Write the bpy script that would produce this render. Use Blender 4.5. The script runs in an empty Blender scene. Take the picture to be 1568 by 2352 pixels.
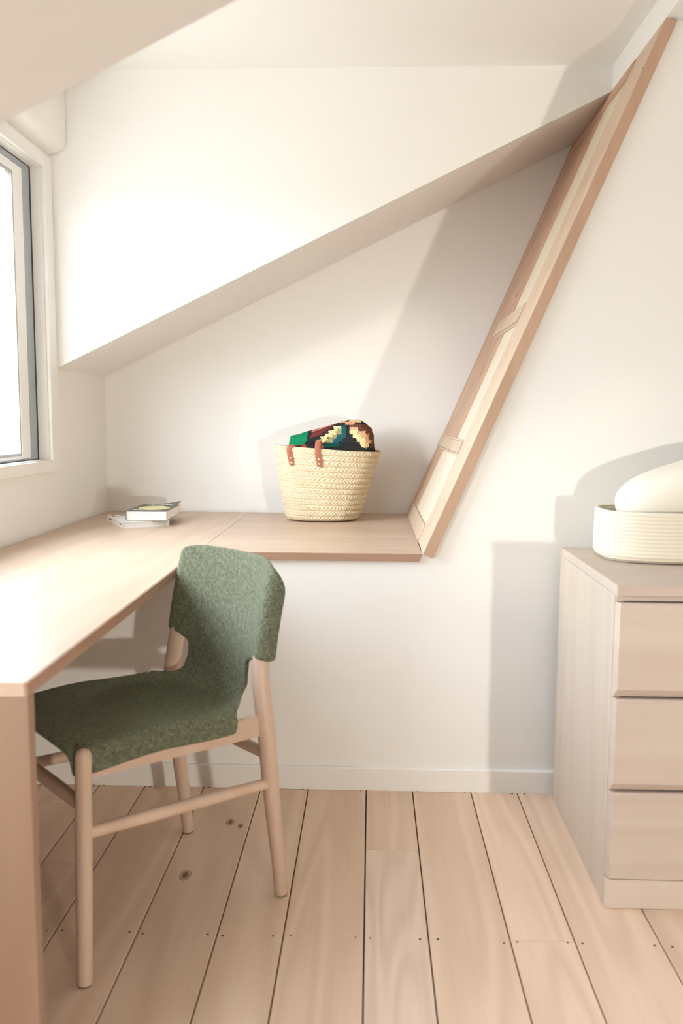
import bpy, bmesh, math, random
from mathutils import Vector, Matrix
random.seed(7)
scn = bpy.context.scene
col = scn.collection

# ------------------------------------------------------------------ camera
PITCH, YAW, ROLL, FPX, CAM_H = 0.1083, 0.0343, 0.0055, 1965.09, 1.1404
cp, sp, cy, sy = math.cos(PITCH), math.sin(PITCH), math.cos(YAW), math.sin(YAW)
fwd = Vector((-sy * cp, cy * cp, -sp)); rgt = Vector((cy, sy, 0)); upv = rgt.cross(fwd)
c_, s_ = math.cos(ROLL), math.sin(ROLL)
rgt, upv = rgt * c_ + upv * s_, upv * c_ - rgt * s_
cam_d = bpy.data.cameras.new('camera'); cam = bpy.data.objects.new('camera', cam_d); col.objects.link(cam)
cam.matrix_world = Matrix(((rgt.x, upv.x, -fwd.x, 0), (rgt.y, upv.y, -fwd.y, 0), (rgt.z, upv.z, -fwd.z, CAM_H), (0, 0, 0, 1)))
cam_d.sensor_fit = 'HORIZONTAL'; cam_d.sensor_width = 36; cam_d.lens = 36 * FPX / 1568
cam_d.clip_start = .02
cam_d.dof.use_dof = True; cam_d.dof.focus_distance = 2.95; cam_d.dof.aperture_fstop = 5.0
scn.camera = cam

# ------------------------------------------------------------------ sky, sun, exposure
SKY, SUN, LAMP, EXPO = 18.5, .58, 400, -.11
w = bpy.data.worlds.new('overcast_sky'); scn.world = w; w.use_nodes = True
nt = w.node_tree; nt.nodes.clear()
o_ = nt.nodes.new('ShaderNodeOutputWorld'); b_ = nt.nodes.new('ShaderNodeBackground')
tc_ = nt.nodes.new('ShaderNodeTexCoord'); sx_ = nt.nodes.new('ShaderNodeSeparateXYZ'); rp_ = nt.nodes.new('ShaderNodeValToRGB')
nt.links.new(tc_.outputs['Generated'], sx_.inputs[0]); nt.links.new(sx_.outputs['Z'], rp_.inputs[0])
rp_.color_ramp.elements[0].position = 0.0; rp_.color_ramp.elements[0].color = (.34, .34, .33, 1)      # ground outside
rp_.color_ramp.elements[1].position = 1.0; rp_.color_ramp.elements[1].color = (.86, .945, 1.05, 1)     # hazy zenith
e_ = rp_.color_ramp.elements.new(.03); e_.color = (.87, .945, 1.03, 1)                                     # hazy horizon
nt.links.new(rp_.outputs[0], b_.inputs[0]); b_.inputs[1].default_value = SKY
nt.links.new(b_.outputs[0], o_.inputs[0])

sl = bpy.data.lights.new('low_sun', 'SUN'); sun = bpy.data.objects.new('low_sun', sl); col.objects.link(sun)
sl.energy = SUN; sl.color = (1, .84, .62); sl.angle = math.radians(4)
sun.rotation_euler = Vector((.60, .80, -.144)).to_track_quat('-Z', 'Y').to_euler()
sun.location = (-3, -2, 1.9)

WB = .25                                                                   # middle of the second dormer window, left of the camera
def portal(name, loc, direction, sx, sy):
    l = bpy.data.lights.new(name, 'AREA'); l.shape = 'RECTANGLE'; l.size = sx; l.size_y = sy; l.cycles.is_portal = True
    o = bpy.data.objects.new(name, l); col.objects.link(o); o.location = loc
    o.rotation_euler = Vector(direction).to_track_quat('-Z', 'Z').to_euler(); return o
portal('window_portal', (-1.30, 2.2, 1.49), (1, 0, 0), 1.7, 1.1)
portal('second_window_portal', (-1.30, WB, 1.62), (1, 0, 0), 1.1, 1.4)
ll = bpy.data.lights.new('added_rear_spot', 'SPOT'); lamp = bpy.data.objects.new('added_rear_spot', ll); col.objects.link(lamp)  # added unseen spot, behind right, to throw the dresser's leftward shadow
ll.energy = LAMP; ll.spot_size = math.radians(75); ll.spot_blend = .4; ll.color = (1, .94, .83); ll.shadow_soft_size = .07; lamp.location = (1.98, -2.6, .70); lamp.rotation_euler = Vector((-1.9, 5.1, .42)).to_track_quat('-Z', 'Y').to_euler()
scn.view_settings.view_transform = 'Standard'; scn.view_settings.look = 'None'
scn.view_settings.exposure = EXPO; scn.view_settings.gamma = 1; scn.view_settings.use_curve_mapping = False
scn.cycles.max_bounces = 14; scn.cycles.diffuse_bounces = 10; scn.cycles.transparent_max_bounces = 12

# ------------------------------------------------------------------ helpers
class MB:
    def __init__(s): s.v = []; s.f = []; s.m = []
    def quad(s, *p, m=0):
        b = len(s.v); s.v += [tuple(q) for q in p]; s.f.append(tuple(range(b, b + len(p)))); s.m.append(m)
    def box(s, x0, x1, y0, y1, z0, z1, m=0):
        b = len(s.v)
        s.v += [(x0, y0, z0), (x1, y0, z0), (x1, y1, z0), (x0, y1, z0), (x0, y0, z1), (x1, y0, z1), (x1, y1, z1), (x0, y1, z1)]
        for f in ((0, 3, 2, 1), (4, 5, 6, 7), (0, 1, 5, 4), (1, 2, 6, 5), (2, 3, 7, 6), (3, 0, 4, 7)):
            s.f.append(tuple(b + i for i in f)); s.m.append(m)
        return s
    def prism(s, poly, a0, a1, axis='y', m=0):
        """poly in the two other axes, extruded a0..a1"""
        b = len(s.v); n = len(poly)
        for a in (a0, a1):
            for p, q in poly:
                s.v.append({'y': (p, a, q), 'x': (a, p, q), 'z': (p, q, a)}[axis])
        s.f.append(tuple(b + i for i in range(n))); s.m.append(m)
        s.f.append(tuple(b + n + n - 1 - i for i in range(n))); s.m.append(m)
        for i in range(n):
            j = (i + 1) % n
            s.f.append((b + j, b + i, b + n + i, b + n + j)); s.m.append(m)
        return s
    def tube(s, pts, rads, n=18, cap=True, m=0):
        pts = [Vector(p) for p in pts]; b = len(s.v); k = len(pts)
        t0 = (pts[1] - pts[0]).normalized()
        ref = Vector((0, 0, 1)) if abs(t0.z) < .8 else Vector((1, 0, 0))
        for i, p in enumerate(pts):
            t = (pts[min(i + 1, k - 1)] - pts[max(i - 1, 0)]).normalized()
            u = t.cross(ref).normalized(); v = t.cross(u)
            for j in range(n):
                a = 2 * math.pi * j / n
                s.v.append(tuple(p + (u * math.cos(a) + v * math.sin(a)) * rads[i]))
        for i in range(k - 1):
            for j in range(n):
                q = (j + 1) % n
                s.f.append((b + i * n + j, b + i * n + q, b + (i + 1) * n + q, b + (i + 1) * n + j)); s.m.append(m)
        if cap:
            s.f.append(tuple(b + j for j in reversed(range(n)))); s.m.append(m)
            s.f.append(tuple(b + (k - 1) * n + j for j in range(n))); s.m.append(m)
        return s
    def grid(s, rows, closed=False, m=None):
        b = len(s.v); nr = len(rows); nc = len(rows[0])
        for r in rows: s.v += [tuple(p) for p in r]
        for i in range(nr - 1):
            for j in range(nc if closed else nc - 1):
                q = (j + 1) % nc
                s.f.append((b + i * nc + j, b + i * nc + q, b + (i + 1) * nc + q, b + (i + 1) * nc + j))
                s.m.append(m(i, j) if m else 0)
        return s
    def build(s, name, mats, parent=None, origin=None, smooth=False, bevel=0, seg=2, recalc=True):
        me = bpy.data.meshes.new(name)
        v = s.v if origin is None else [(p[0] - origin[0], p[1] - origin[1], p[2] - origin[2]) for p in s.v]
        me.from_pydata(v, [], s.f)
        for mt in (mats if isinstance(mats, (list, tuple)) else [mats]): me.materials.append(mt)
        me.polygons.foreach_set('material_index', s.m)
        if recalc:
            bm = bmesh.new(); bm.from_mesh(me); bmesh.ops.recalc_face_normals(bm, faces=bm.faces); bm.to_mesh(me); bm.free()
        if smooth:
            me.polygons.foreach_set('use_smooth', [True] * len(me.polygons))
            if smooth != 'all': me.set_sharp_from_angle(angle=math.radians(45))
        me.update()
        o = bpy.data.objects.new(name, me); col.objects.link(o)
        if parent is not None: o.parent = parent
        elif origin is not None: o.location = origin
        if bevel:
            bv = o.modifiers.new('bevel', 'BEVEL'); bv.width = bevel; bv.segments = seg; bv.limit_method = 'ANGLE'
        return o

def smooth01(x): x = max(0, min(1, x)); return x * x * (3 - 2 * x)
def thing(name, label, cat, loc, rot=0, group=None):
    o = bpy.data.objects.new(name, None); col.objects.link(o); o.location = loc; o.rotation_euler = (0, 0, rot)
    o.empty_display_size = .05
    return tag(o, label, cat, group)
def tag(o, label, cat, group=None):
    o['label'] = label; o['category'] = cat
    if group: o['group'] = group
    return o
def struct(o, label=None):
    o['kind'] = 'structure'
    if label: o['label'] = label
    return o

# ------------------------------------------------------------------ materials
class NT:
    def __init__(s, name):
        s.mat = bpy.data.materials.new(name); s.mat.use_nodes = True; s.t = s.mat.node_tree
        s.bsdf = s.t.nodes['Principled BSDF']
    def n(s, typ, **kw):
        nd = s.t.nodes.new(typ)
        for k, v in kw.items():
            if k.startswith('i_'):
                key = k[2:]; key = int(key) if key.isdigit() else key.replace('_', ' ')
                nd.inputs[key].default_value = v
            else: setattr(nd, k, v)
        return nd
    def l(s, a, b): s.t.links.new(a, b)
    def math(s, op, a, b=None):
        nd = s.n('ShaderNodeMath', operation=op)
        for i, q in enumerate((a, b)):
            if q is None: continue
            if isinstance(q, (int, float)): nd.inputs[i].default_value = q
            else: s.l(q, nd.inputs[i])
        return nd.outputs[0]
    def ramp(s, fac, stops):
        r = s.n('ShaderNodeValToRGB'); s.l(fac, r.inputs[0]); e = r.color_ramp.elements
        e[0].position, e[0].color = stops[0][0], (*stops[0][1], 1); e[1].position, e[1].color = stops[-1][0], (*stops[-1][1], 1)
        for p, c in stops[1:-1]: k = e.new(p); k.color = (*c, 1)
        return r.outputs[0]
    def mix(s, fac, a, b, mode='MIX'):
        m = s.n('ShaderNodeMix', data_type='RGBA', blend_type=mode)
        for key, q in (('Factor', fac), ('A', a), ('B', b)):
            inp = [i for i in m.inputs if i.name == key and i.type == ('VALUE' if key == 'Factor' else 'RGBA')][0]
            if isinstance(q, (int, float)): inp.default_value = q
            elif isinstance(q, tuple): inp.default_value = (*q, 1)
            else: s.l(q, inp)
        return [o for o in m.outputs if o.type == 'RGBA'][0]
    def bump(s, h, strength=.3, dist=.001):
        b = s.n('ShaderNodeBump', i_Strength=strength, i_Distance=dist); s.l(h, b.inputs['Height']); s.l(b.outputs[0], s.bsdf.inputs['Normal'])

def plain(name, c, rough=.5, metal=0, spec=.5):
    m = NT(name); m.bsdf.inputs['Base Color'].default_value = (*c, 1); m.bsdf.inputs['Roughness'].default_value = rough
    m.bsdf.inputs['Metallic'].default_value = metal; m.bsdf.inputs['Specular IOR Level'].default_value = spec
    return m.mat

def paint(name, c, rough=.75, bump=.08, scale=90):
    m = NT(name); tc = m.n('ShaderNodeTexCoord'); nz = m.n('ShaderNodeTexNoise', i_Scale=scale, i_Detail=3)
    m.l(tc.outputs['Object'], nz.inputs['Vector'])
    big = m.n('ShaderNodeTexNoise', i_Scale=1.6, i_Detail=2); m.l(tc.outputs['Object'], big.inputs['Vector'])
    colr = m.ramp(big.outputs[0], [(.3, tuple(x * .985 for x in c)), (.7, c)])
    m.l(colr, m.bsdf.inputs['Base Color']); m.bsdf.inputs['Roughness'].default_value = rough
    m.bsdf.inputs['Specular IOR Level'].default_value = .3
    m.bump(nz.outputs[0], bump, .0006); return m.mat

def wood(name, light, dark, axis='y', fine=1.0, rings=9, contrast=.55, rough=.5, spec=.35, knots=(), streak=1.0):
    """long-grain wood: contour lines of a stretched noise plus fine pores"""
    m = NT(name); tc = m.n('ShaderNodeTexCoord'); oi = m.n('ShaderNodeObjectInfo')
    off = m.n('ShaderNodeVectorMath', operation='SCALE'); off.inputs[0].default_value = (13.7, 9.1, 5.3); m.l(oi.outputs['Random'], off.inputs['Scale'])
    add = m.n('ShaderNodeVectorMath', operation='ADD'); m.l(tc.outputs['Object'], add.inputs[0]); m.l(off.outputs[0], add.inputs[1])
    src = add.outputs[0]
    def mp(sx, sl_):
        sc = {'x': (sl_, sx, sx), 'y': (sx, sl_, sx), 'z': (sx, sx, sl_)}[axis]
        k = m.n('ShaderNodeMapping'); k.inputs['Scale'].default_value = sc; m.l(src, k.inputs[0]); return k.outputs[0]
    n1 = m.n('ShaderNodeTexNoise', i_Scale=1, i_Detail=2, i_Roughness=.45, i_Distortion=.25); m.l(mp(5.5, .55), n1.inputs['Vector'])
    ring = m.math('SINE', m.math('MULTIPLY', n1.outputs[0], rings * 6.283))
    ring = m.math('ADD', m.math('MULTIPLY', ring, .5), .5)
    n2 = m.n('ShaderNodeTexNoise', i_Scale=1, i_Detail=4, i_Roughness=.6); m.l(mp(140 * fine, 3), n2.inputs['Vector'])
    n3 = m.n('ShaderNodeTexNoise', i_Scale=1, i_Detail=2); m.l(mp(9 * streak, .8), n3.inputs['Vector'])
    f = m.math('ADD', m.math('MULTIPLY', ring, .30), m.math('ADD', m.math('MULTIPLY', n2.outputs[0], .38), m.math('MULTIPLY', n3.outputs[0], .46)))
    lo, hi = .5 - .5 * (1 - contrast) - .16, .5 + .5 * (1 - contrast) + .2
    c = m.ramp(f, [(lo, dark), (hi, light)])
    hs = m.n('ShaderNodeHueSaturation'); m.l(c, hs.inputs['Color'])
    m.l(m.math('ADD', m.math('MULTIPLY', oi.outputs['Random'], .12), .94), hs.inputs['Value'])
    c = hs.outputs[0]
    for (kx, ky, r) in knots:
        g = m.n('ShaderNodeVectorMath', operation='DISTANCE'); sv = m.n('ShaderNodeMapping'); geo = m.n('ShaderNodeNewGeometry')
        sv.inputs['Scale'].default_value = (1, .55, 0); m.l(geo.outputs['Position'], sv.inputs[0]); m.l(sv.outputs[0], g.inputs[0])
        g.inputs[1].default_value = (kx, ky * .55, 0)
        kr = m.ramp(m.math('ADD', m.math('DIVIDE', g.outputs['Value'], r), m.math('MULTIPLY', n2.outputs[0], .3)), [(.45, (1, 1, 1)), (.8, (.35, .35, .35)), (.95, (.85, .85, .85)), (1.3, (0, 0, 0))])
        c = m.mix(kr, c, (.16, .095, .055))
    m.l(c, m.bsdf.inputs['Base Color'])
    m.bsdf.inputs['Roughness'].default_value = rough; m.bsdf.inputs['Specular IOR Level'].default_value = spec
    m.bump(n2.outputs[0], .12, .0004); return m.mat

M = {}
M['wall'] = paint('white_wall_paint', (.80, .795, .78))
M['walld'] = paint('low_bounce_wall_paint', (.50, .485, .46))  # unseen right and rear walls, tone picked to cut bounced light
M['ceil'] = paint('white_ceiling_paint', (.80, .795, .78))
M['trimw'] = paint('satin_white_trim', (.80, .79, .765), rough=.4, bump=.02)
M['floor'] = wood('pine_floorboard', (.79, .61, .475), (.60, .425, .305), 'y', rings=7, rough=.55)
M['floor_k'] = wood('pine_floorboard_knotty', (.79, .61, .475), (.60, .425, .305), 'y', rings=7, rough=.55,
                    knots=((-.457, 2.022, .017), (-.391, 2.31, .014), (-.358, 2.288, .010)))
M['floor_r'] = wood('pine_floorboard_figured', (.79, .625, .505), (.60, .44, .33), 'y', rings=13, rough=.55, contrast=.6)
M['under'] = plain('dark_subfloor', (.03, .022, .016), .9)
M['desk'] = wood('oak_desk_y', (.60, .455, .345), (.48, .345, .25), 'y', rings=6, rough=.38, spec=.5)
M['deskx'] = wood('oak_desk_x', (.60, .455, .345), (.48, .345, .25), 'x', rings=6, rough=.38, spec=.5)
M['deskz'] = wood('oak_desk_leg_shaded', (.36, .235, .168), (.29, .178, .118), 'z', rings=6, rough=.45)  # desk oak darkened for the leg, its shade held in the colour
M['panel'] = wood('oak_panel', (.58, .45, .335), (.49, .36, .25), 'z', rings=5, rough=.5)
M['cedar'] = wood('reddish_cedar_slats', (.53, .345, .24), (.42, .255, .165), 'z', rings=5, rough=.5)
M['edge'] = wood('oiled_oak_edge', (.40, .255, .175), (.32, .19, .125), 'x', rings=4, rough=.45)  # oak edge facing the room, shade put into its darker colour
M['edgey'] = wood('shaded_oak_edge_y', (.40, .255, .175), (.32, .19, .125), 'y', rings=4, rough=.45)  # shade likewise in the colour, grain running along y
M['edgez'] = wood('shaded_oak_edge_z', (.50, .335, .235), (.40, .255, .17), 'z', rings=4, rough=.45)  # panel front edge, shade mixed into a darker, redder oak
M['recess'] = paint('cream_recess_panel', (.66, .57, .45), rough=.6)
M['beech'] = wood('beech_chair_frame', (.60, .45, .355), (.50, .355, .265), 'z', rings=5, rough=.42, spec=.4)
M['whash'] = wood('whitewashed_ash_side', (.55, .47, .395), (.475, .39, .315), 'z', rings=5, rough=.55, streak=2)
M['whash_x'] = wood('whitewashed_ash_front', (.58, .49, .42), (.49, .395, .33), 'x', rings=5, rough=.55, streak=2.2)
M['gap'] = plain('dark_gap', (.20, .09, .05), .9)
M['darkgap'] = plain('black_gasket', (.02, .025, .03), .5)
M['pvc'] = plain('white_lacquer_window', (.80, .81, .80), .35)
M['alu'] = plain('grey_aluminium', (.36, .40, .42), .4, .35)
M['bead'] = plain('grey_glazing_bead', (.42, .43, .42), .5)
M['leather'] = paint('tan_leather', (.36, .12, .065), rough=.45, bump=.2, scale=260)
M['brass'] = plain('brass_rivet', (.62, .47, .27), .32, .9)
M['rope'] = paint('white_cotton_rope', (.72, .66, .54), rough=.9, bump=.6, scale=300)
M['cushion'] = paint('cream_cotton_cushion', (.73, .68, .585), rough=.95, bump=.4, scale=420)
M['pages'] = plain('book_pages', (.82, .80, .76), .8)
M['cover_w'] = plain('white_paper_cover', (.80, .78, .74), .45)
M['cover_d'] = plain('dark_grey_green_cover', (.085, .08, .068), .4)
M['lemon'] = plain('pale_yellow_print', (.78, .74, .36), .5)
M['ink'] = plain('white_print', (.75, .74, .70), .5)
M['ink2'] = plain('brown_print', (.22, .12, .09), .5)
M['nail'] = plain('old_nail', (.06, .04, .03), .7)
M['rubber'] = plain('felt_glide', (.10, .085, .07), .9)

g = NT('window_glass'); g.t.nodes.remove(g.bsdf)
tr = g.n('ShaderNodeBsdfTransparent'); gl = g.n('ShaderNodeBsdfGlossy', i_Roughness=.0); fr = g.n('ShaderNodeLayerWeight', i_Blend=.5); mx = g.n('ShaderNodeMixShader')
tr.inputs[0].default_value = (.97, .985, .98, 1)
g.l(g.math('ADD', g.math('MULTIPLY', g.math('POWER', fr.outputs['Facing'], 5.0), .9), .04), mx.inputs[0]); g.l(tr.outputs[0], mx.inputs[1]); g.l(gl.outputs[0], mx.inputs[2])
g.l(mx.outputs[0], g.t.nodes['Material Output'].inputs[0]); M['glass'] = g.mat

f = NT('sage_green_wool_felt'); tc = f.n('ShaderNodeTexCoord')
a = f.n('ShaderNodeTexNoise', i_Scale=480, i_Detail=4, i_Roughness=.7); b = f.n('ShaderNodeTexNoise', i_Scale=120, i_Detail=4, i_Roughness=.65)
f.l(tc.outputs['Object'], a.inputs['Vector']); f.l(tc.outputs['Object'], b.inputs['Vector'])
mixf = f.math('ADD', f.math('MULTIPLY', a.outputs[0], .55), f.math('MULTIPLY', b.outputs[0], .45))
f.l(f.ramp(mixf, [(.34, (.052, .058, .036)), (.5, (.118, .126, .082)), (.66, (.25, .255, .178))]), f.bsdf.inputs['Base Color'])
f.bsdf.inputs['Roughness'].default_value = .95; f.bsdf.inputs['Specular IOR Level'].default_value = .15
f.bsdf.inputs['Sheen Weight'].default_value = .25; f.bsdf.inputs['Sheen Roughness'].default_value = .5; f.bsdf.inputs['Sheen Tint'].default_value = (.75, .85, .7, 1)
f.bump(mixf, .5, .0012); M['felt'] = f.mat

s = NT('palm_straw'); tc = s.n('ShaderNodeTexCoord'); nz = s.n('ShaderNodeTexNoise', i_Scale=110, i_Detail=4)
s.l(tc.outputs['Object'], nz.inputs['Vector'])
s.l(s.ramp(nz.outputs[0], [(.3, (.58, .46, .30)), (.7, (.76, .66, .49))]), s.bsdf.inputs['Base Color'])
s.bsdf.inputs['Roughness'].default_value = .7; s.bump(nz.outputs[0], .3, .0008); M['straw'] = s.mat

# ------------------------------------------------------------------ setting: room shell
XW, Y1, Y2, YC, YN = -1.134, 2.55, 3.638, 3.064, 1.343      # left wall, back wall, niche wall, far / near dormer cheek
ZS, LX, LZ, ZC = 1.312, .804, 2.249, 2.333                  # slope springing, slope end x / z, dormer ceiling
X1, ZD = .157, .74                                          # right end of the desk, desk height
XR, YR = 2.7, -3.3
SL = (LZ - ZS) / (LX - XW)
ang = math.atan2(LZ - ZD, LX - X1); tx, tz = math.cos(ang), math.sin(ang); nx, nz_ = -tz, tx    # sloping panel: along, normal (to the niche)
def pan(s_, y, h): return (X1 + tx * s_ + nx * h, y, ZD + tz * s_ + nz_ * h)

# floor: dark sub-floor, separate planks
fl = MB().box(XW - .1, XR + .1, YR - .1, Y2 + .1, -.08, -.022).build('floor', M['under']); struct(fl, 'wide pale pine floorboards with dark gaps and nail holes')
seams = [-1.134, -1.024, -.8385, -.6955, -.511, -.333, -.1855, -.006, .1367, .3163, .4583, .645, .80, .965, 1.12, 1.29, 1.45, 1.62, 1.78, 1.95, 2.11, 2.28, 2.44, 2.60, 2.77, 2.93, 3.10, 3.26, 3.42, 3.58, 3.75, 3.9]
joints = {1: [2.41], 2: [2.073], 3: [.4], 4: [1.02], 5: [.2], 6: [-.3], 7: [2.174, .1], 8: [.6], 9: [1.787, .0], 10: [-.2], 11: [1.0], 12: [.3]}
for i in range(len(seams) - 1):
    cuts = [YR] + sorted(joints.get(i, [random.choice([-1.26, -.5, .26, 1.02])])) + [Y1]
    for k in range(len(cuts) - 1):
        x0, x1, y0, y1 = seams[i] + .0017, seams[i + 1] - .0017, cuts[k] + .0007, cuts[k + 1] - .0007
        dz = random.uniform(-.0008, .0)
        mt = M['floor_k'] if i == 4 else M['floor_r'] if (i == 7 and k == 1) else M['floor']
        MB().box(x0, x1, y0, y1, -.022, dz).build('plank', mt, fl, bevel=.0012, seg=1)
nl = MB()
for i in range(len(seams) - 1):
    for yj in (2.5365, 1.778, 1.02, .26):
        for x in (seams[i] + .017, seams[i + 1] - .019):
            x += random.uniform(-.004, .004); y = yj + random.uniform(-.005, .005)
            if x > 1.4: continue
            r = random.uniform(.0022, .0034)
            nl.tube([(x, y, -.004), (x, y, .0003)], [r, r * .9], n=7)
nh = nl.build('nail_head', M['nail'], fl); nh['kind'] = 'stuff'

# left wall with window opening
WY0, WY1, WZ0, WZ1 = 1.44, 2.985, .990, 1.990
lw = MB(); W2T = 2.26
lw.box(XW - .16, XW, YR, Y2 + .1, -.05, WZ0); lw.box(XW - .16, XW, WB + .52, Y2 + .1, WZ1, 2.46); lw.box(XW - .16, XW, YR, WB - .52, WZ1, 2.46); lw.box(XW - .16, XW, WB - .52, WB + .52, W2T, 2.46)
lw.box(XW - .16, XW, YR, WB - .52, WZ0, WZ1); lw.box(XW - .16, XW, WB + .52, WY0, WZ0, WZ1); lw.box(XW - .16, XW, WY1, Y2 + .1, WZ0, WZ1)
struct(lw.build('wall_left', M['wall']), 'white knee wall under the roof slope, holding the window')
# back wall (main room) with the slanted opening of the niche
hb = -.034
bw = MB()
pA = pan(0, 0, hb); xt = LX + .034 / math.sin(ang)
bw.prism([(XW, -.02), (XR, -.02), (XR, 2.46), (xt, 2.46), (xt, LZ), (pA[0], pA[2]), (X1 + .001, ZD), (X1 + .001 - .0235 / math.tan(ang), .7165), (XW, .7165)], Y1, Y1 + .09)
struct(bw.build('wall_back', M['wall']), 'white back wall below and right of the recessed desk niche')
struct(MB().box(XW - .16, XR + .1, Y2, Y2 + .1, -.05, 2.46).build('wall_niche', M['wall']), 'recessed white wall behind the desk niche')
struct(MB().prism([(XW, ZS), (LX, LZ), (LX, 2.46), (XW, 2.46)], YC, YC + .06).build('wall_cheek', M['wall']), 'bright white dormer side wall above the niche')
struct(MB().prism([(XW, ZS), (LX, LZ), (LX, 2.46), (XW, 2.46)], YC + .06, Y2 + .1).build('ceiling_niche', M['ceil']), 'sloping ceiling strip over the desk niche')
struct(MB().prism([(XW, ZS), (LX, LZ), (LX, 2.46), (XW, 2.46)], WB + .54, YN).build('ceiling_slope', M['ceil']), 'near sloping ceiling beside the dormer')
struct(MB().prism([(XW, ZS), (LX, LZ), (LX, 2.46), (XW, 2.46)], YR - .1, WB - .54).build('ceiling_slope', M['ceil']), 'sloping ceiling behind the camera')
struct(MB().box(XW, LX, WB - .54, WB + .54, ZC, 2.46).build('ceiling', M['ceil']), 'flat ceiling of the second dormer')
struct(MB().box(XW, LX, YN, YC, ZC, 2.46).build('ceiling', M['ceil']), 'flat dormer ceiling')
struct(MB().box(LX, XR + .1, YR - .1, Y2 + .1, LZ, 2.46).build('ceiling_beam', M['ceil']), 'lower flat ceiling right of the dormer')
struct(MB().box(XR, XR + .1, YR - .1, Y2 + .1, -.05, 2.46).build('wall_right', M['walld']))
struct(MB().box(XW - .16, XR + .1, YR - .1, YR, -.05, 2.46).build('wall_rear', M['walld']))
bb = MB().prism([(Y1 - .013, 0), (Y1, 0), (Y1, .072), (Y1 - .009, .072), (Y1 - .013, .068)], XW, XR, 'x').build('baseboard_back', M['trimw'])
struct(bb, 'low white baseboard along the back wall')
struct(MB().prism([(XW, 2.049), (XW + .03, 2.056), (XW + .050, 2.066), (XW + .060, 2.078), (XW + .064, 2.095), (XW + .064, ZC), (XW, ZC)], YN, YC - .004).build('trim_1', M['trimw'], smooth=True),
       'white roller shutter box over the window')

# window: casing, reveal lining, frame, sash, bead, pane
win = bpy.data.objects.new('window_1', None); col.objects.link(win); win.location = (XW, (WY0 + WY1) / 2, WZ0); struct(win, 'bright window with white casing and grey inner frame')
wo = win.location
def ring_x(x0, x1, y0, y1, z0, z1, ty, tt, tb):
    m = MB()
    m.box(x0, x1, y0, y0 + ty, z0, z1); m.box(x0, x1, y1 - ty, y1, z0, z1)
    m.box(x0, x1, y0 + ty, y1 - ty, z0, z0 + tb); m.box(x0, x1, y0 + ty, y1 - ty, z1 - tt, z1); return m
ring_x(XW, XW + .012, WY0 - .065, 3.056, WZ0 - .040, WZ1 + .045, .068, .046, .040).build('casing', M['trimw'], win, wo, bevel=.002)
ring_x(XW - .0355, XW - .0008, WY0 + .0003, WY1 - .0003, WZ0 + .0003, WZ1 - .0003, .003, .003, .003).build('reveal_lining', M['trimw'], win, wo)
ring_x(XW - .10, XW - .036, WY0, WY1, WZ0, WZ1, .014, .005, .004).build('gasket', M['darkgap'], win, wo)
ring_x(XW - .12, XW - .035, WY0 + .014, WY1 - .014, WZ0 + .004, WZ1 - .005, .062, .020, .007).build('window_frame', M['alu'], win, wo, bevel=.004)
sash = ring_x(XW - .11, XW - .034, WY0 + .077, WY1 - .077, WZ0 + .010, WZ1 - .026, .072, .030, .012).build('sash', M['pvc'], win, wo, bevel=.004)
s2 = ring_x(XW - .10, XW - .037, WY0 + .149, WY1 - .149, WZ0 + .022, WZ1 - .056, .008, .010, .008).build('glazing_bead', M['bead'], sash)
s2.location = -wo
pn = MB().box(XW - .046, XW - .040, WY0 + .157, WY1 - .157, WZ0 + .03, WZ1 - .066).build('pane', M['glass'], sash); pn.location = -wo

w2 = bpy.data.objects.new('window_2', None); col.objects.link(w2); w2.location = (XW, WB, WZ0); struct(w2, 'second dormer window with white casing')
ring_x(XW, XW + .012, WB - .58, WB + .58, WZ0 - .040, W2T + .045, .063, .046, .040).build('casing', M['trimw'], w2, w2.location, bevel=.002)
ring_x(XW - .12, XW - .035, WB - .519, WB + .519, WZ0 + .001, W2T - .001, .060, .020, .010).build('window_frame', M['alu'], w2, w2.location)
MB().box(XW - .075, XW - .069, WB - .459, WB + .459, WZ0 + .011, W2T - .021).build('pane', M['glass'], w2, w2.location)

# ------------------------------------------------------------------ sloping wooden panel at the right of the niche
sp_ = thing('sloping_wall_panel', 'tall slanted wooden frame with cross rails lining the niche, rising to the ceiling', 'wall panel', (X1, Y1, ZD))
so = (X1, Y1, ZD)
def pbox(name, s0, s1, y0, y1, h0, h1, mat, bevel=.0015, s1b=None, s0b=None):
    """board on the slanted plane; s1b / s0b let the ends slope from front (y0) to back (y1)"""
    s1b = s1 if s1b is None else s1b; s0b = s0 if s0b is None else s0b
    m = MB(); P = []
    for h in (h0, h1):
        P += [pan(s0, y0, h), pan(s1, y0, h), pan(s1b, y1, h), pan(s0b, y1, h)]
    m.v = P; m.f = [(0, 1, 2, 3), (7, 6, 5, 4), (0, 4, 5, 1), (1, 5, 6, 2), (2, 6, 7, 3), (3, 7, 4, 0)]; m.m = [0] * 6
    return m.build(name, mat, sp_, so, bevel=bevel)
ST = 1.642
pbox('lining_board', -.0, ST, 2.80, Y2, -.05, -.0045, M['recess'])
fs = pbox('stile', -.0, ST + .004, Y1 - .014, 2.795, -.0325, 0, M['panel'], .001)
pbox('shaded_edge', -.0, ST + .004, Y1 - .020, Y1 - .0142, -.0325, 0, M['edgez'], .001).parent = fs  # strip added so the stile front takes the painted shade
pbox('stile', .004, ST - .004, 3.465, Y2 - .002, -.03, .001, M['cedar'])
pbox('stile', .357, ST - .03, 3.172, 3.455, -.03, .0, M['cedar'])
pbox('edge_lipping', .357, ST - .06, 3.075, 3.160, -.03, -.001, M['cedar'])
pbox('edge_lipping', .062, .316, 3.375, 3.455, -.03, -.001, M['cedar'])
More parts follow.
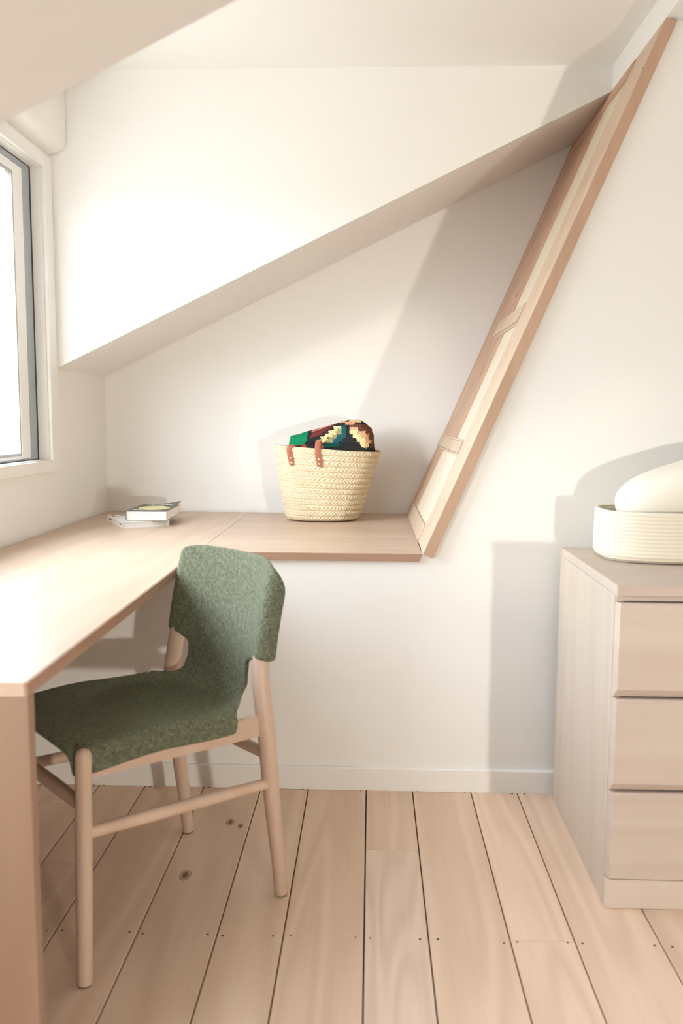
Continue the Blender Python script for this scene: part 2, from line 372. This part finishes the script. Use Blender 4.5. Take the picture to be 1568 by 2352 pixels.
r1 = pbox('cross_rail', .317, .357, 2.785, Y2 - .003, -.03, .005, M['panel'])
r2 = pbox('cross_rail', .775, .832, 2.785, 3.33, -.03, .005, M['panel'])
for r, (a0, a1, b1) in ((r1, (.309, .3165, Y2 - .003)), (r1, (.3575, .366, Y2 - .003)), (r2, (.765, .7745, 3.30)), (r2, (.8325, .842, 3.32))):
    pbox('moulding', a0, a1, 2.797, b1, -.03, .002, M['panel']).parent = r
pbox('rail', .0, .058, 2.797, Y2 - .002, -.03, .003, M['panel'])
pbox('rail', ST - .062, ST - .003, 2.797, Y2 - .002, -.03, .003, M['cedar'])
k = MB()
for (s_q, y_q) in ((.92, 3.19), (.93, 3.20), (.87, 3.50), (.55, 3.52), (.62, 3.20), (.21, 3.53), (1.50, 2.535)):
    a_, b2 = pan(s_q, y_q, -.004), pan(s_q, y_q, .0008); k.tube([a_, b2], [.0035, .003], n=8)
kk = k.build('nail_head', M['nail'], sp_, so); kk['kind'] = 'stuff'

# ------------------------------------------------------------------ desk
XE, Y0, DT = -.5175, 1.2445, .023
desk = thing('corner_desk', 'L-shaped pale oak desk built along window wall and into niche', 'desk', (XW, Y0, 0)); do = (XW, Y0, 0)
MB().prism([(XW + .002, Y0), (XE - .005, Y0), (XE - .005, Y2 - .003), (XW + .002, Y2 - .003)], ZD - DT, ZD, 'z').build('desktop', M['desk'], desk, do, bevel=.0012, seg=1)
MB().prism([(XE - .0046, ZD - DT), (X1 - .001 - DT / math.tan(ang), ZD - DT), (X1 - .001, ZD), (XE - .0046, ZD)], 2.542, Y2 - .003).build('desktop', M['deskx'], desk, do, bevel=.0012, seg=1)
MB().box(XE - .0049, XE, Y0, 2.5415, ZD - DT, ZD).build('shaded_edge', M['edgey'], desk, do, bevel=.0008, seg=1)  # strip added to carry the shaded edge colour
MB().prism([(XE + .0003, ZD - DT), (X1 - .001 - DT / math.tan(ang), ZD - DT), (X1 - .001, ZD), (XE + .0003, ZD)], 2.5365, 2.5417).build('shaded_edge', M['edge'], desk, do, bevel=.0008, seg=1)
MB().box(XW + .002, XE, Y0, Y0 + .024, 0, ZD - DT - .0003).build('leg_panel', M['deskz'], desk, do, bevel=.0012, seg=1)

# ------------------------------------------------------------------ chair (local x = front leg -> rear leg, y = near side -> far side)
A0 = Vector((-.570, 1.597, 0)); B0 = Vector((-.206, 1.947, 0)); dd = (B0 - A0)
ch = thing('dining_chair', 'beech chair with green wool felt seat and back, facing the desk', 'chair', A0, math.atan2(dd.y, dd.x))
CW = .42
for w_ in (0, CW):
    z = [0, .02, .15, .32, .42, .462, .476, .484, .488]
    r = [.0152, .0155, .0166, .0172, .0160, .0170, .0165, .0120, .004]
    lg = MB().tube([(.002 + .010 * q / .49, w_, .004 + q) for q in z], r, 24).build('leg', M['beech'], ch, smooth=True)
    MB().tube([(.002, w_, 0), (.002, w_, .005)], [.0135, .0135], 20).build('foot_pad', M['rubber'], lg)
    pts = [(.504, 0.004), (.495, .09), (.482, .2), (.470, .31), (.4625, .40), (.4565, .47), (.455, .53), (.4585, .58), (.468, .63), (.482, .69), (.493, .735), (.501, .762), (.5025, .767)]
    rr = [.0155, .0165, .0185, .0200, .0208, .0212, .0208, .0200, .0185, .0165, .015, .0125, .004]
    sgn = 1 if w_ == 0 else -1
    MBt = MB().tube([(a_ + .006 * smooth01((b_ - .44) / .15), w_ + sgn * .025 * smooth01((b_ - .43) / .15), b_) for a_, b_ in pts], rr, 24)
    lg = MBt.build('leg', M['beech'], ch, smooth=True)
    MB().tube([(.504, w_, 0), (.504, w_, .005)], [.0135, .0135], 20).build('foot_pad', M['rubber'], lg)
    wi = w_ + (.010 if w_ == 0 else -.010)
    rail = MB()
    prof = [(-.011, -.024), (.011, -.024), (.012, .012), (.007, .021), (0, .023), (-.007, .021), (-.012, .012)]
    rail.grid([[(sx, wi + p, zc + q) for p, q in prof] for sx, zc in ((.012, .452), (.2, .444), (.36, .437), (.455, .434))], closed=True)
    rail.build('seat_rail', M['beech'], ch, smooth=True)
    MB().tube([(.006, w_, .318), (.12, w_, .311), (.24, w_, .304), (.36, w_, .297), (.468, w_, .290)], [.0125, .0138, .0142, .0138, .0125], 18).build('stretcher', M['beech'], ch, smooth=True)
MB().tube([(.008, 0, .376), (.008, .1, .376), (.008, .32, .376), (.008, CW, .376)], [.013, .0145, .0145, .013], 18).build('stretcher', M['beech'], ch, smooth=True)
MB().tube([(.462, 0, .362), (.462, .1, .362), (.462, .32, .362), (.462, CW, .362)], [.013, .0145, .0145, .013], 18).build('stretcher', M['beech'], ch, smooth=True)
MB().tube([(.505, .022, .735), (.526, .12, .735), (.531, .21, .735), (.526, .30, .735), (.505, CW - .022, .735)], [.010] * 5, 12).build('back_rail', M['beech'], ch, smooth=True)

def cr(pts, n):
    """Catmull-Rom through pts, n samples evenly by arc length"""
    P = [Vector(p) for p in pts]; P = [P[0] * 2 - P[1]] + P + [P[-1] * 2 - P[-2]]; out = []
    for i in range(1, len(P) - 2):
        for k in range(24):
            t = k / 24; a, b, c, d = P[i - 1:i + 3]
            out.append(.5 * ((2 * b) + (c - a) * t + (2 * a - 5 * b + 4 * c - d) * t * t + (3 * b - a - 3 * c + d) * t ** 3))
    out.append(P[-2]); L = [0]
    for i in range(1, len(out)): L.append(L[-1] + (out[i] - out[i - 1]).length)
    res = []; j = 0
    for k in range(n):
        s_ = L[-1] * k / (n - 1)
        while j < len(L) - 2 and L[j + 1] < s_: j += 1
        t = (s_ - L[j]) / max(1e-9, L[j + 1] - L[j]); res.append(out[j].lerp(out[j + 1], t))
    return res
prof = cr([(-.012, 0, .484), (.0, 0, .486), (.03, 0, .488), (.10, 0, .482), (.20, 0, .470), (.30, 0, .462), (.38, 0, .460), (.43, 0, .470), (.462, 0, .497), (.477, 0, .54), (.485, 0, .59), (.495, 0, .65), (.512, 0, .73), (.533, 0, .812)], 110)
NC = 56; rows = []
for i, p in enumerate(prof):
    t = (prof[min(i + 1, 109)] - prof[max(i - 1, 0)]).normalized(); N = Vector((-t.z, 0, t.x))
    z, x = p.z, p.x
    back = smooth01((z - .50) / .09) if x > .40 else 0
    wf = .170 + .018 * smooth01((x - .005) / .03) if not back else .188 + .001 * back
    R = .021 + .005 * back
    arc = R * math.pi / 2
    full_seat = wf + arc + .028
    full_back = wf + arc + .008
    full = full_seat
    waist = .128
    if x > .34:
        # seat edge narrows to the waist, then opens into the backrest
        if z < .53 or x < .47:
            u = (x - .375) / .09 if z < .50 else 1
            e = smooth01((x - .376) / .012) * .048 + smooth01((x - .372) / .10) * (full_seat - .048 - waist)
            full = full_seat - e
        if z >= .50: full = waist + .006 * smooth01(abs(z - .535) / .03)
        q = (z - .555) / .030
        if q > 0: full = waist + (full_back - .036 - waist) * (1 - math.sqrt(max(0, 1 - min(1, q) ** 2)))
        if z > .5845: full = full_back
        top = .812 - z
        if top < .075: full = full_back - .105 + .105 * math.sqrt(max(0, 1 - (1 - max(0, top) / .075) ** 2))
    bow = (-.040 * back); dish = (-.006 + .030 * smooth01(x / .22)) * (1 - back)
    row = []
    for k in range(NC):
        s_ = (2 * k / (NC - 1) - 1); s_ = full * s_; a_ = abs(s_); sg = 1 if s_ >= 0 else -1
        if a_ <= wf: y, d = a_, 0
        elif a_ <= wf + arc: th = (a_ - wf) / R; y, d = wf + R * math.sin(th), -R * (1 - math.cos(th))
        else: y, d = wf + R, -R - (a_ - wf - arc)
        yy = min(a_, wf) / .2
        off = N * (d + dish * yy ** 2.2)
        pos = Vector((p.x + bow * yy ** 2 * 1.0, CW / 2 + sg * y, p.z)) + off
        row.append(pos)
    rows.append(row)
sh = MB().grid(rows).build('seat_shell', M['felt'], ch, smooth='all')
so_ = sh.modifiers.new('thickness', 'SOLIDIFY'); so_.thickness = .010; so_.offset = 0
sb = sh.modifiers.new('soft', 'SUBSURF'); sb.levels = 1; sb.render_levels = 1

# ------------------------------------------------------------------ dresser
DXL, DY0, DY1, DZT = .558, 1.917, 2.502, .770; DXR = 1.46
dr = thing('chest_of_drawers', 'whitewashed wooden chest of drawers with grooved handleless fronts', 'dresser', (DXL, DY0, 0)); dor = (DXL, DY0, 0)
MB().box(DXL, DXR, DY0 + .004, DY1, DZT - .024, DZT).build('top', M['whash_x'], dr, dor, bevel=.002)
MB().box(DXL, DXL + .020, DY0 + .022, DY1, 0, DZT - .0245).build('side_panel', M['whash'], dr, dor, bevel=.001, seg=1)
MB().box(DXR - .020, DXR, DY0 + .022, DY1, 0, DZT - .0245).build('side_panel', M['whash'], dr, dor, bevel=.001, seg=1)
MB().box(DXL + .0205, DXR - .0205, DY0 + .040, DY0 + .058, .03, DZT - .0245).build('carcass', M['gap'], dr, dor)
MB().box(DXL + .0205, DXR - .0205, DY1 - .012, DY1 - .001, .03, DZT - .025).build('back_panel', M['whash'], dr, dor)
MB().box(DXL, DXR, DY0 + .003, DY0 + .021, 0, .0715).build('plinth', M['whash_x'], dr, dor, bevel=.0012, seg=1)
for z0, z1, ch_ in ((.0745, .2835, 0), (.2875, .5065, 1), (.5105, .7300, 1)):
    m = MB()
    if ch_: pf = [(DY0 + .0215, z0), (DY0 + .014, z0), (DY0 + .0, z0 + .019), (DY0 + .0, z1 - .004), (DY0 + .004, z1), (DY0 + .0215, z1)]
    else: pf = [(DY0 + .0215, z0), (DY0 + .001, z0), (DY0, z0 + .001), (DY0 + .0, z1 - .004), (DY0 + .004, z1), (DY0 + .0215, z1)]
    m.prism(pf, DXL + .0015, DXR - .0015, 'x')
    # chamfer the left and right edges
    m.v = [((x + (.006 if x < 1 else -.006)) if y < DY0 + .012 else x, y, z) for x, y, z in m.v]
    m.build('drawer', M['whash_x'], dr, dor)
MB().box(DXL + .002, DXR - .002, DY0 + .016, DY0 + .022, .733, DZT - .0245).build('top_rail', M['whash_x'], dr, dor)

# ------------------------------------------------------------------ rope basket and cushion on the dresser
def sup(a, b, n, th):
    c, s_ = math.cos(th), math.sin(th)
    return a * math.copysign(abs(c) ** (2 / n), c), b * math.copysign(abs(s_) ** (2 / n), s_)
rb = thing('rope_basket', 'low white coiled rope basket standing on the chest of drawers', 'basket', (.845, 2.335, DZT)); NB = 96
rows = []
H = .133; nco = 13
outer = []
for k in range(nco * 6 + 1):
    q = k / (nco * 6); z = .004 + (H - .004) * q
    bul = .0016 * abs(math.sin(q * nco * math.pi)) - .0016
    rnd = -.018 * (1 - math.sqrt(1 - max(0, 1 - q / .16) ** 2)) - .002 * q
    outer.append((z, rnd + bul))
profile = [(.0015, -.06), (.002, -.018)] + outer + [(H + .002, -.005), (H, -.0095)] + [(z, o - .0105) for z, o in reversed(outer) if z > .012] + [(.010, -.05)]
rows = []
for z, o in profile:
    rows.append([(*sup(.230 + o, .140 + o, 3.0, 2 * math.pi * j / NB), z) for j in range(NB)])
m = MB().grid(rows, closed=True)
b0 = 0; m.f.append(tuple(range(NB))); m.m.append(0); m.f.append(tuple(len(m.v) - NB + j for j in range(NB))); m.m.append(0)
m.build('basket_body', M['rope'], rb, smooth='all')
rows = []; NU, NV = 48, 28
for i in range(NV + 1):
    ph = -math.pi / 2 + math.pi * i / NV; r = []
    for j in range(NU):
        th = 2 * math.pi * j / NU
        cxy = abs(math.cos(ph)) ** .62
        x, y = sup(1, 1, 2.7, th); zz = math.copysign(abs(math.sin(ph)) ** .85, math.sin(ph))
        wr = 1 + .012 * math.sin(5 * th + 2) * math.cos(ph)
        r.append((.205 * x * cxy * wr, .112 * y * cxy * wr, .078 * zz))
    rows.append(r)
cu = MB().grid(rows, closed=True).build('cushion', M['cushion'], smooth='all')
cu.location = (.865, 2.335, .9575); cu.rotation_euler = (0, -math.radians(17), 0)
tag(cu, 'plump cream cushion tucked into the white rope basket', 'cushion')

# ------------------------------------------------------------------ books on the desk
def book(name, label, loc, rot, wd, dp, th, cov, curl=0):
    b = thing(name, label, 'book', loc, rot, 'books on the desk')
    m = MB(); c = .0012
    m.box(0, wd, 0, dp, 0, c); m.box(0, c, 0, dp, c, th - c)
    n = 14                                                             # top cover, far right corner can lift
    def lift(x, y): return curl * max(0, (x / wd + y / dp - 1.25) / .75) ** 2
    g = [[(wd * i / n, dp * j / n, th - c + lift(wd * i / n, dp * j / n)) for j in range(n + 1)] for i in range(n + 1)]
    g2 = [[(x, y, z + c) for x, y, z in r] for r in g]
    m.grid(g); m.grid(g2)
    for k in range(n):
        for e in (lambda q: (q, 0), lambda q: (q, n), lambda q: (0, q), lambda q: (n, q)):
            i0, j0 = e(k); i1, j1 = e(k + 1); m.quad(g[i0][j0], g[i1][j1], g2[i1][j1], g2[i0][j0])
    m.build('cover', cov, b)
    MB().box(c, wd - .002, .0015, dp - .0015, c, th - c - .0001).build('page_block', M['pages'], b)
    return b, lift
bl, lf = book('book', 'thin white paperback lying beneath the dark covered book', (-.901, 3.060, ZD), math.radians(30), .176, .245, .0225, M['cover_w'])
pr = MB(); zt = .0225 + .0003
pr.box(.012, .020, .170, .235, zt - .0004, zt); pr.box(.020, .030, .165, .172, zt - .0004, zt)
for k in range(6): pr.box(.045 + .018 * k, .057 + .018 * k, .205 + .003 * (k % 2), .222, zt - .0004, zt)
pr.box(-.0004, .0001, .165, .215, .010, .015); pr.box(-.0004, .0001, .022, .034, .009, .016); pr.box(-.0004, .0001, .048, .054, .010, .014)
pr.build('cover_print', M['ink2'], bl)['kind'] = 'stuff'
bu, lf = book('book', 'thick book with dark cover and yellow oval, lying on the white paperback', (-.902, 3.108, ZD + .0228), math.radians(1), .150, .265, .036, M['cover_d'], .014)
zt = .036 + .0004
cos_r = .060; e = MB(); cx, cyy = .080, .118
e.f = [tuple(range(48))]; e.m = [0]; e.v = [(cx + cos_r * math.cos(2 * math.pi * k / 48), cyy + .070 * math.sin(2 * math.pi * k / 48), zt) for k in range(48)]
e.build('yellow_oval', M['lemon'], bu)
sq = MB()
def squiggle(x0, x1, y, amp, wl, r):
    n = 90; pts = []
    for k in range(n + 1):
        x = x0 + (x1 - x0) * k / n
        pts.append((x + amp * .5 * math.sin(x / wl * 2), y + amp * (math.sin(x / wl) + .5 * math.sin(x / wl * .37 + 1)), zt + .0003 + lf(x, y)))
    sq.tube(pts, [r] * (n + 1), n=4)
squiggle(.032, .072, .215, .010, .0022, .0011); squiggle(.076, .135, .215, .010, .0026, .0011); squiggle(.02, .125, .035, .005, .0019, .0008); squiggle(.012, .022, .05, .005, .002, .0009)
sq.build('cover_print', M['ink'], bu)['kind'] = 'stuff'

# ------------------------------------------------------------------ straw basket in the niche
bk = thing('straw_basket', 'woven palm straw basket with brown leather straps, in the desk niche', 'basket', (-.198, 3.39, ZD))
NB, NR = 640, 234
def bprof(q):       # q 0..1 height: centre x, half width, half depth
    a = .142 + .069 * (q ** .86); b = .100 + .030 * q
    return .004 + .022 * q, a, b
rows = []; HB = .282; nb = 13
for i in range(NR + 1):
    q = i / NR; cx, a, b = bprof(q); r = []
    rnd = -.022 * (1 - math.sqrt(1 - max(0, 1 - q / .07) ** 2))
    bp = q * nb; fr_ = bp - math.floor(bp)
    for j in range(NB):
        th = 2 * math.pi * j / NB
        tri = abs(fr_ - .5) * 2                                              # chevron: strands climb to the middle of a braid and fall again
        ph = j / NB * 78 + (1 - tri) * .9 + .5 * math.floor(bp)
        st = abs(math.sin(ph * math.pi))
        d = -.0052 * (1 - st) ** 2.0 - .0052 * max(0, (tri - .6) / .4) ** 2 + .0012 * (1 - tri)
        d += .0013 * math.sin(3 * th + q * 9) * math.sin(q * 3.1)
        x, y = sup(a + rnd + d, b + rnd + d, 2.25, th)
        tilt = -.022 * (x / .21) * q
        sag = .002 * math.sin(2 * th + .5) * q
        r.append((cx + x, y, .002 + HB * q + tilt * .5 + sag))
    rows.append(r)
inner = []
for q in (1.008, 1.0, .9, .7, .4, .1):
    cx, a, b = bprof(q); r = []
    for j in range(NB):
        th = 2 * math.pi * j / NB; k_ = -.003 if q > 1.001 else -.007
        x, y = sup(a + k_, b + k_, 2.25, th)
        r.append((cx + x, y, .002 + HB * q - .011 * (x / .21) * q + .002 * math.sin(2 * th + .5) * q))
    inner.append(r)
m = MB().grid(rows + inner, closed=True)
m.f.append(tuple(range(NB))); m.m.append(0); m.f.append(tuple(len(m.v) - NB + j for j in range(NB))); m.m.append(0)
m.build('basket_body', M['straw'], bk, smooth='all', recalc=False)
def front_y(x, q):
    cx, a, b = bprof(q); u = min(.999, abs((x - cx) / a)); return -b * (1 - u ** 2.25) ** (1 / 2.25)
def strap(pts, wdt, thick, name):
    """ribbon through (centre, width direction) pairs"""
    m = MB(); P = cr([p for p, _ in pts], 40); n = len(P); rows = []
    for i in range(n):
        t = (P[min(i + 1, n - 1)] - P[max(i - 1, 0)]).normalized()
        f_ = i / (n - 1) * (len(pts) - 1); k0 = min(int(f_), len(pts) - 2)
        u = Vector(pts[k0][1]).lerp(Vector(pts[k0 + 1][1]), f_ - k0); u = (u - t * u.dot(t)).normalized(); v = t.cross(u)
        hw = wdt / 2 * (math.sqrt(max(.05, 1 - (1 - min(1, i / 2.5)) ** 2)))
        rows.append([P[i] + u * hw * a_ + v * thick / 2 * b_ for a_, b_ in ((-1, -.6), (-.9, -1), (.9, -1), (1, -.6), (1, .6), (.9, 1), (-.9, 1), (-1, .6))])
    m.grid(rows, closed=True); m.f.append(tuple(range(8))); m.m.append(0); m.f.append(tuple(len(m.v) - 8 + j for j in range(8))); m.m.append(0)
    return m.build(name, M['leather'], bk, smooth=True)
W = (1, 0, 0)
for x0, x1, rise, dx in ((-.106, -.117, .010, .055), (.002, -.006, .034, .010)):
    yb = front_y(x0, .80) - .0045; yt = front_y(x1, .97) - .0040
    zb = .002 + HB * (.775 if x0 < -.05 else .765)
    z_rim = HB * .99 + .002 - .011 * (x1 / .21)
    pts = [((x0, yb, zb), (1, 0, 0)), ((x0 * .7 + x1 * .3, yb * .7 + yt * .3, zb + .022), (1, 0, 0)), ((x1, yt - .001, z_rim - .008), (1, 0, 0)),
           ((x1 + dx * .1, yt + .002, z_rim + rise * .8), (1, 0, 0)), ((x1 + dx * .5, yt + .012, z_rim + rise), (1, .15, 0)), ((x1 + dx, yt + .022, z_rim + rise * .35), (1, .2, 0)), ((x1 + dx * 1.3, yt + .022, z_rim - .03), (1, .2, 0))]
    stp = strap(pts, .0205, .0035, 'strap')
    for dzv in (.011, .029):
        f_ = dzv / .05; x = x0 + (x1 - x0) * f_ * .6; y = yb + (yt - yb) * f_ * .6 - .001
        rv = MB(); rv.grid([[(x + .0052 * rr * math.cos(2 * math.pi * j / 14), y - .0012 - .0022 * math.sqrt(1 - rr * rr), zb + dzv + .0052 * rr * math.sin(2 * math.pi * j / 14)) for j in range(14)] for rr in (1.0, .85, .5, .05)], closed=True)
        rv.build('rivet', M['brass'], stp, smooth='all')

# ------------------------------------------------------------------ folded kilim in the straw basket
pal = dict(black=(.022, .022, .022), green=(.006, .20, .085), red=(.155, .032, .028), pink=(.75, .25, .21), cream=(.68, .56, .29), olive=(.30, .27, .13), teal=(.014, .085, .10),
           dgreen=(.006, .085, .062), pinkc=(.62, .36, .22), brown=(.13, .052, .034), salmon=(.72, .30, .18))
pn_ = list(pal); kmats = []
for k in pn_:
    q = NT('kilim_wool_' + k); tc = q.n('ShaderNodeTexCoord'); nz = q.n('ShaderNodeTexNoise', i_Scale=420, i_Detail=3); q.l(tc.outputs['Object'], nz.inputs['Vector'])
    c = pal[k]; q.l(q.ramp(nz.outputs[0], [(.3, tuple(x * .7 for x in c)), (.7, tuple(min(1, x * 1.25) for x in c))]), q.bsdf.inputs['Base Color'])
    q.bsdf.inputs['Roughness'].default_value = .95; q.bsdf.inputs['Specular IOR Level'].default_value = .15; q.bump(nz.outputs[0], .6, .001); kmats.append(q.mat)
polys = [('green', [(100, 560), (165, 300), (430, 200), (425, 410), (350, 500)]), ('red', [(475, 372), (495, 272), (840, 140), (770, 210), (640, 305)]),
         ('pink', [(500, 255), (810, 150), (830, 158), (495, 275)]), ('dgreen', [(660, 500), (690, 445), (930, 440), (900, 470)]), ('brown', [(1060, 160), (1380, 150), (1480, 480), (1340, 520), (1400, 420), (1320, 330), (1300, 260), (1190, 235), (1170, 195), (1060, 205)]),
         ('salmon', [(880, 145), (990, 95), (1000, 120), (1130, 118), (1130, 164), (990, 164), (985, 130)]), ('cream', [(1050, 60), (1240, 60), (1235, 128), (1130, 122), (1055, 118)])]
rects = [('teal', 935, 170, 1005, 362), ('teal', 875, 305, 1005, 362), ('teal', 815, 360, 960, 412), ('teal', 740, 412, 900, 445), ('olive', 690, 370, 820, 430), ('olive', 745, 310, 870, 366), ('olive', 805, 250, 940, 306), ('olive', 865, 205, 938, 255),
         ('cream', 575, 385, 700, 432), ('cream', 635, 340, 735, 388), ('cream', 690, 298, 802, 345), ('cream', 745, 245, 855, 310), ('cream', 820, 185, 935, 222), ('cream', 820, 210, 870, 255),
         ('pinkc', 1060, 198, 1185, 258), ('cream', 1065, 240, 1180, 302), ('cream', 1110, 290, 1240, 352), ('cream', 1165, 340, 1292, 412), ('cream', 1225, 400, 1345, 495), ('pinkc', 1185, 252, 1302, 312), ('pinkc', 1238, 300, 1342, 352), ('pinkc', 1285, 350, 1345, 430), ('pinkc', 1285, 385, 1390, 430)]
def inside(x, y, P):
    r = False; j = len(P) - 1
    for i in range(len(P)):
        if (P[i][1] > y) != (P[j][1] > y) and x < (P[j][0] - P[i][0]) * (y - P[i][1]) / (P[j][1] - P[i][1]) + P[i][0]: r = not r
        j = i
    return r
def kcol(X, Y):
    c = 'black'
    for k, P in polys:
        if inside(X, Y, P): c = k
    for k, x0, y0, x1, y1 in rects:
        if x0 <= X <= x1 and y0 <= Y <= y1: c = k
    return pn_.index(c)
sil = [(110, 560), (135, 490), (150, 380), (165, 335), (300, 300), (430, 262), (600, 215), (830, 150), (1000, 98), (1060, 86), (1230, 92), (1300, 145), (1380, 205), (1415, 300), (1425, 460), (1450, 560)]
KX = lambda X: -.360 + (X / 6.533) * .001697 + .198          # motif grid -> basket-local metres
KZ = lambda Y: 1.1605 - (Y / 6.533) * .001697 - ZD
kr = []; kc = []; NX, NP = 150, 84
for i in range(NX + 1):
    X = 118 + (1442 - 118) * i / NX
    for (a, b) in zip(sil, sil[1:]):
        if a[0] <= X <= b[0]: yt = a[1] + (b[1] - a[1]) * (X - a[0]) / (b[0] - a[0])
    zt = KZ(yt); zb = KZ(700); e_ = min(1, min(X - 100, 1460 - X) / 160); Dp = .035 + .050 * math.sqrt(max(0, e_))
    r = []; rc = []
    for j in range(NP + 1):
        ph = math.pi * j / NP
        z = zb + (zt - zb) * math.sin(ph) ** .62; y = -Dp * math.copysign(abs(math.cos(ph)) ** .8, math.cos(ph))
        fold = .007 * max(0, 1 - abs((KZ(455) - .06 * (X - 400) / 6533) - z) / .010)
        if y < 0: y += fold
        r.append((KX(X) + .0016 * math.sin(z * 300), y + .004 * math.sin(X / 110.), z))
        rc.append((X, (1.1605 - ZD - z) / .001697 * 6.533 if ph < math.pi * .5 else yt + (ph - 1.57) * 90))
    kr.append(r); kc.append(rc)
kl = MB().grid(kr, m=lambda i, j: kcol((kc[i][j][0] + kc[i + 1][j][0]) / 2 + 5 * math.sin(j * 2.1), (kc[i][j][1] + kc[i][j + 1][1]) / 2 + 4 * math.sin(i * 1.7)))
k_ = kl.build('kilim_blanket', kmats, smooth='all', recalc=False); k_.location = (-.198, 3.395, ZD)
tag(k_, 'folded kilim with stepped green, cream and black motifs, stuffed in the straw basket', 'blanket')
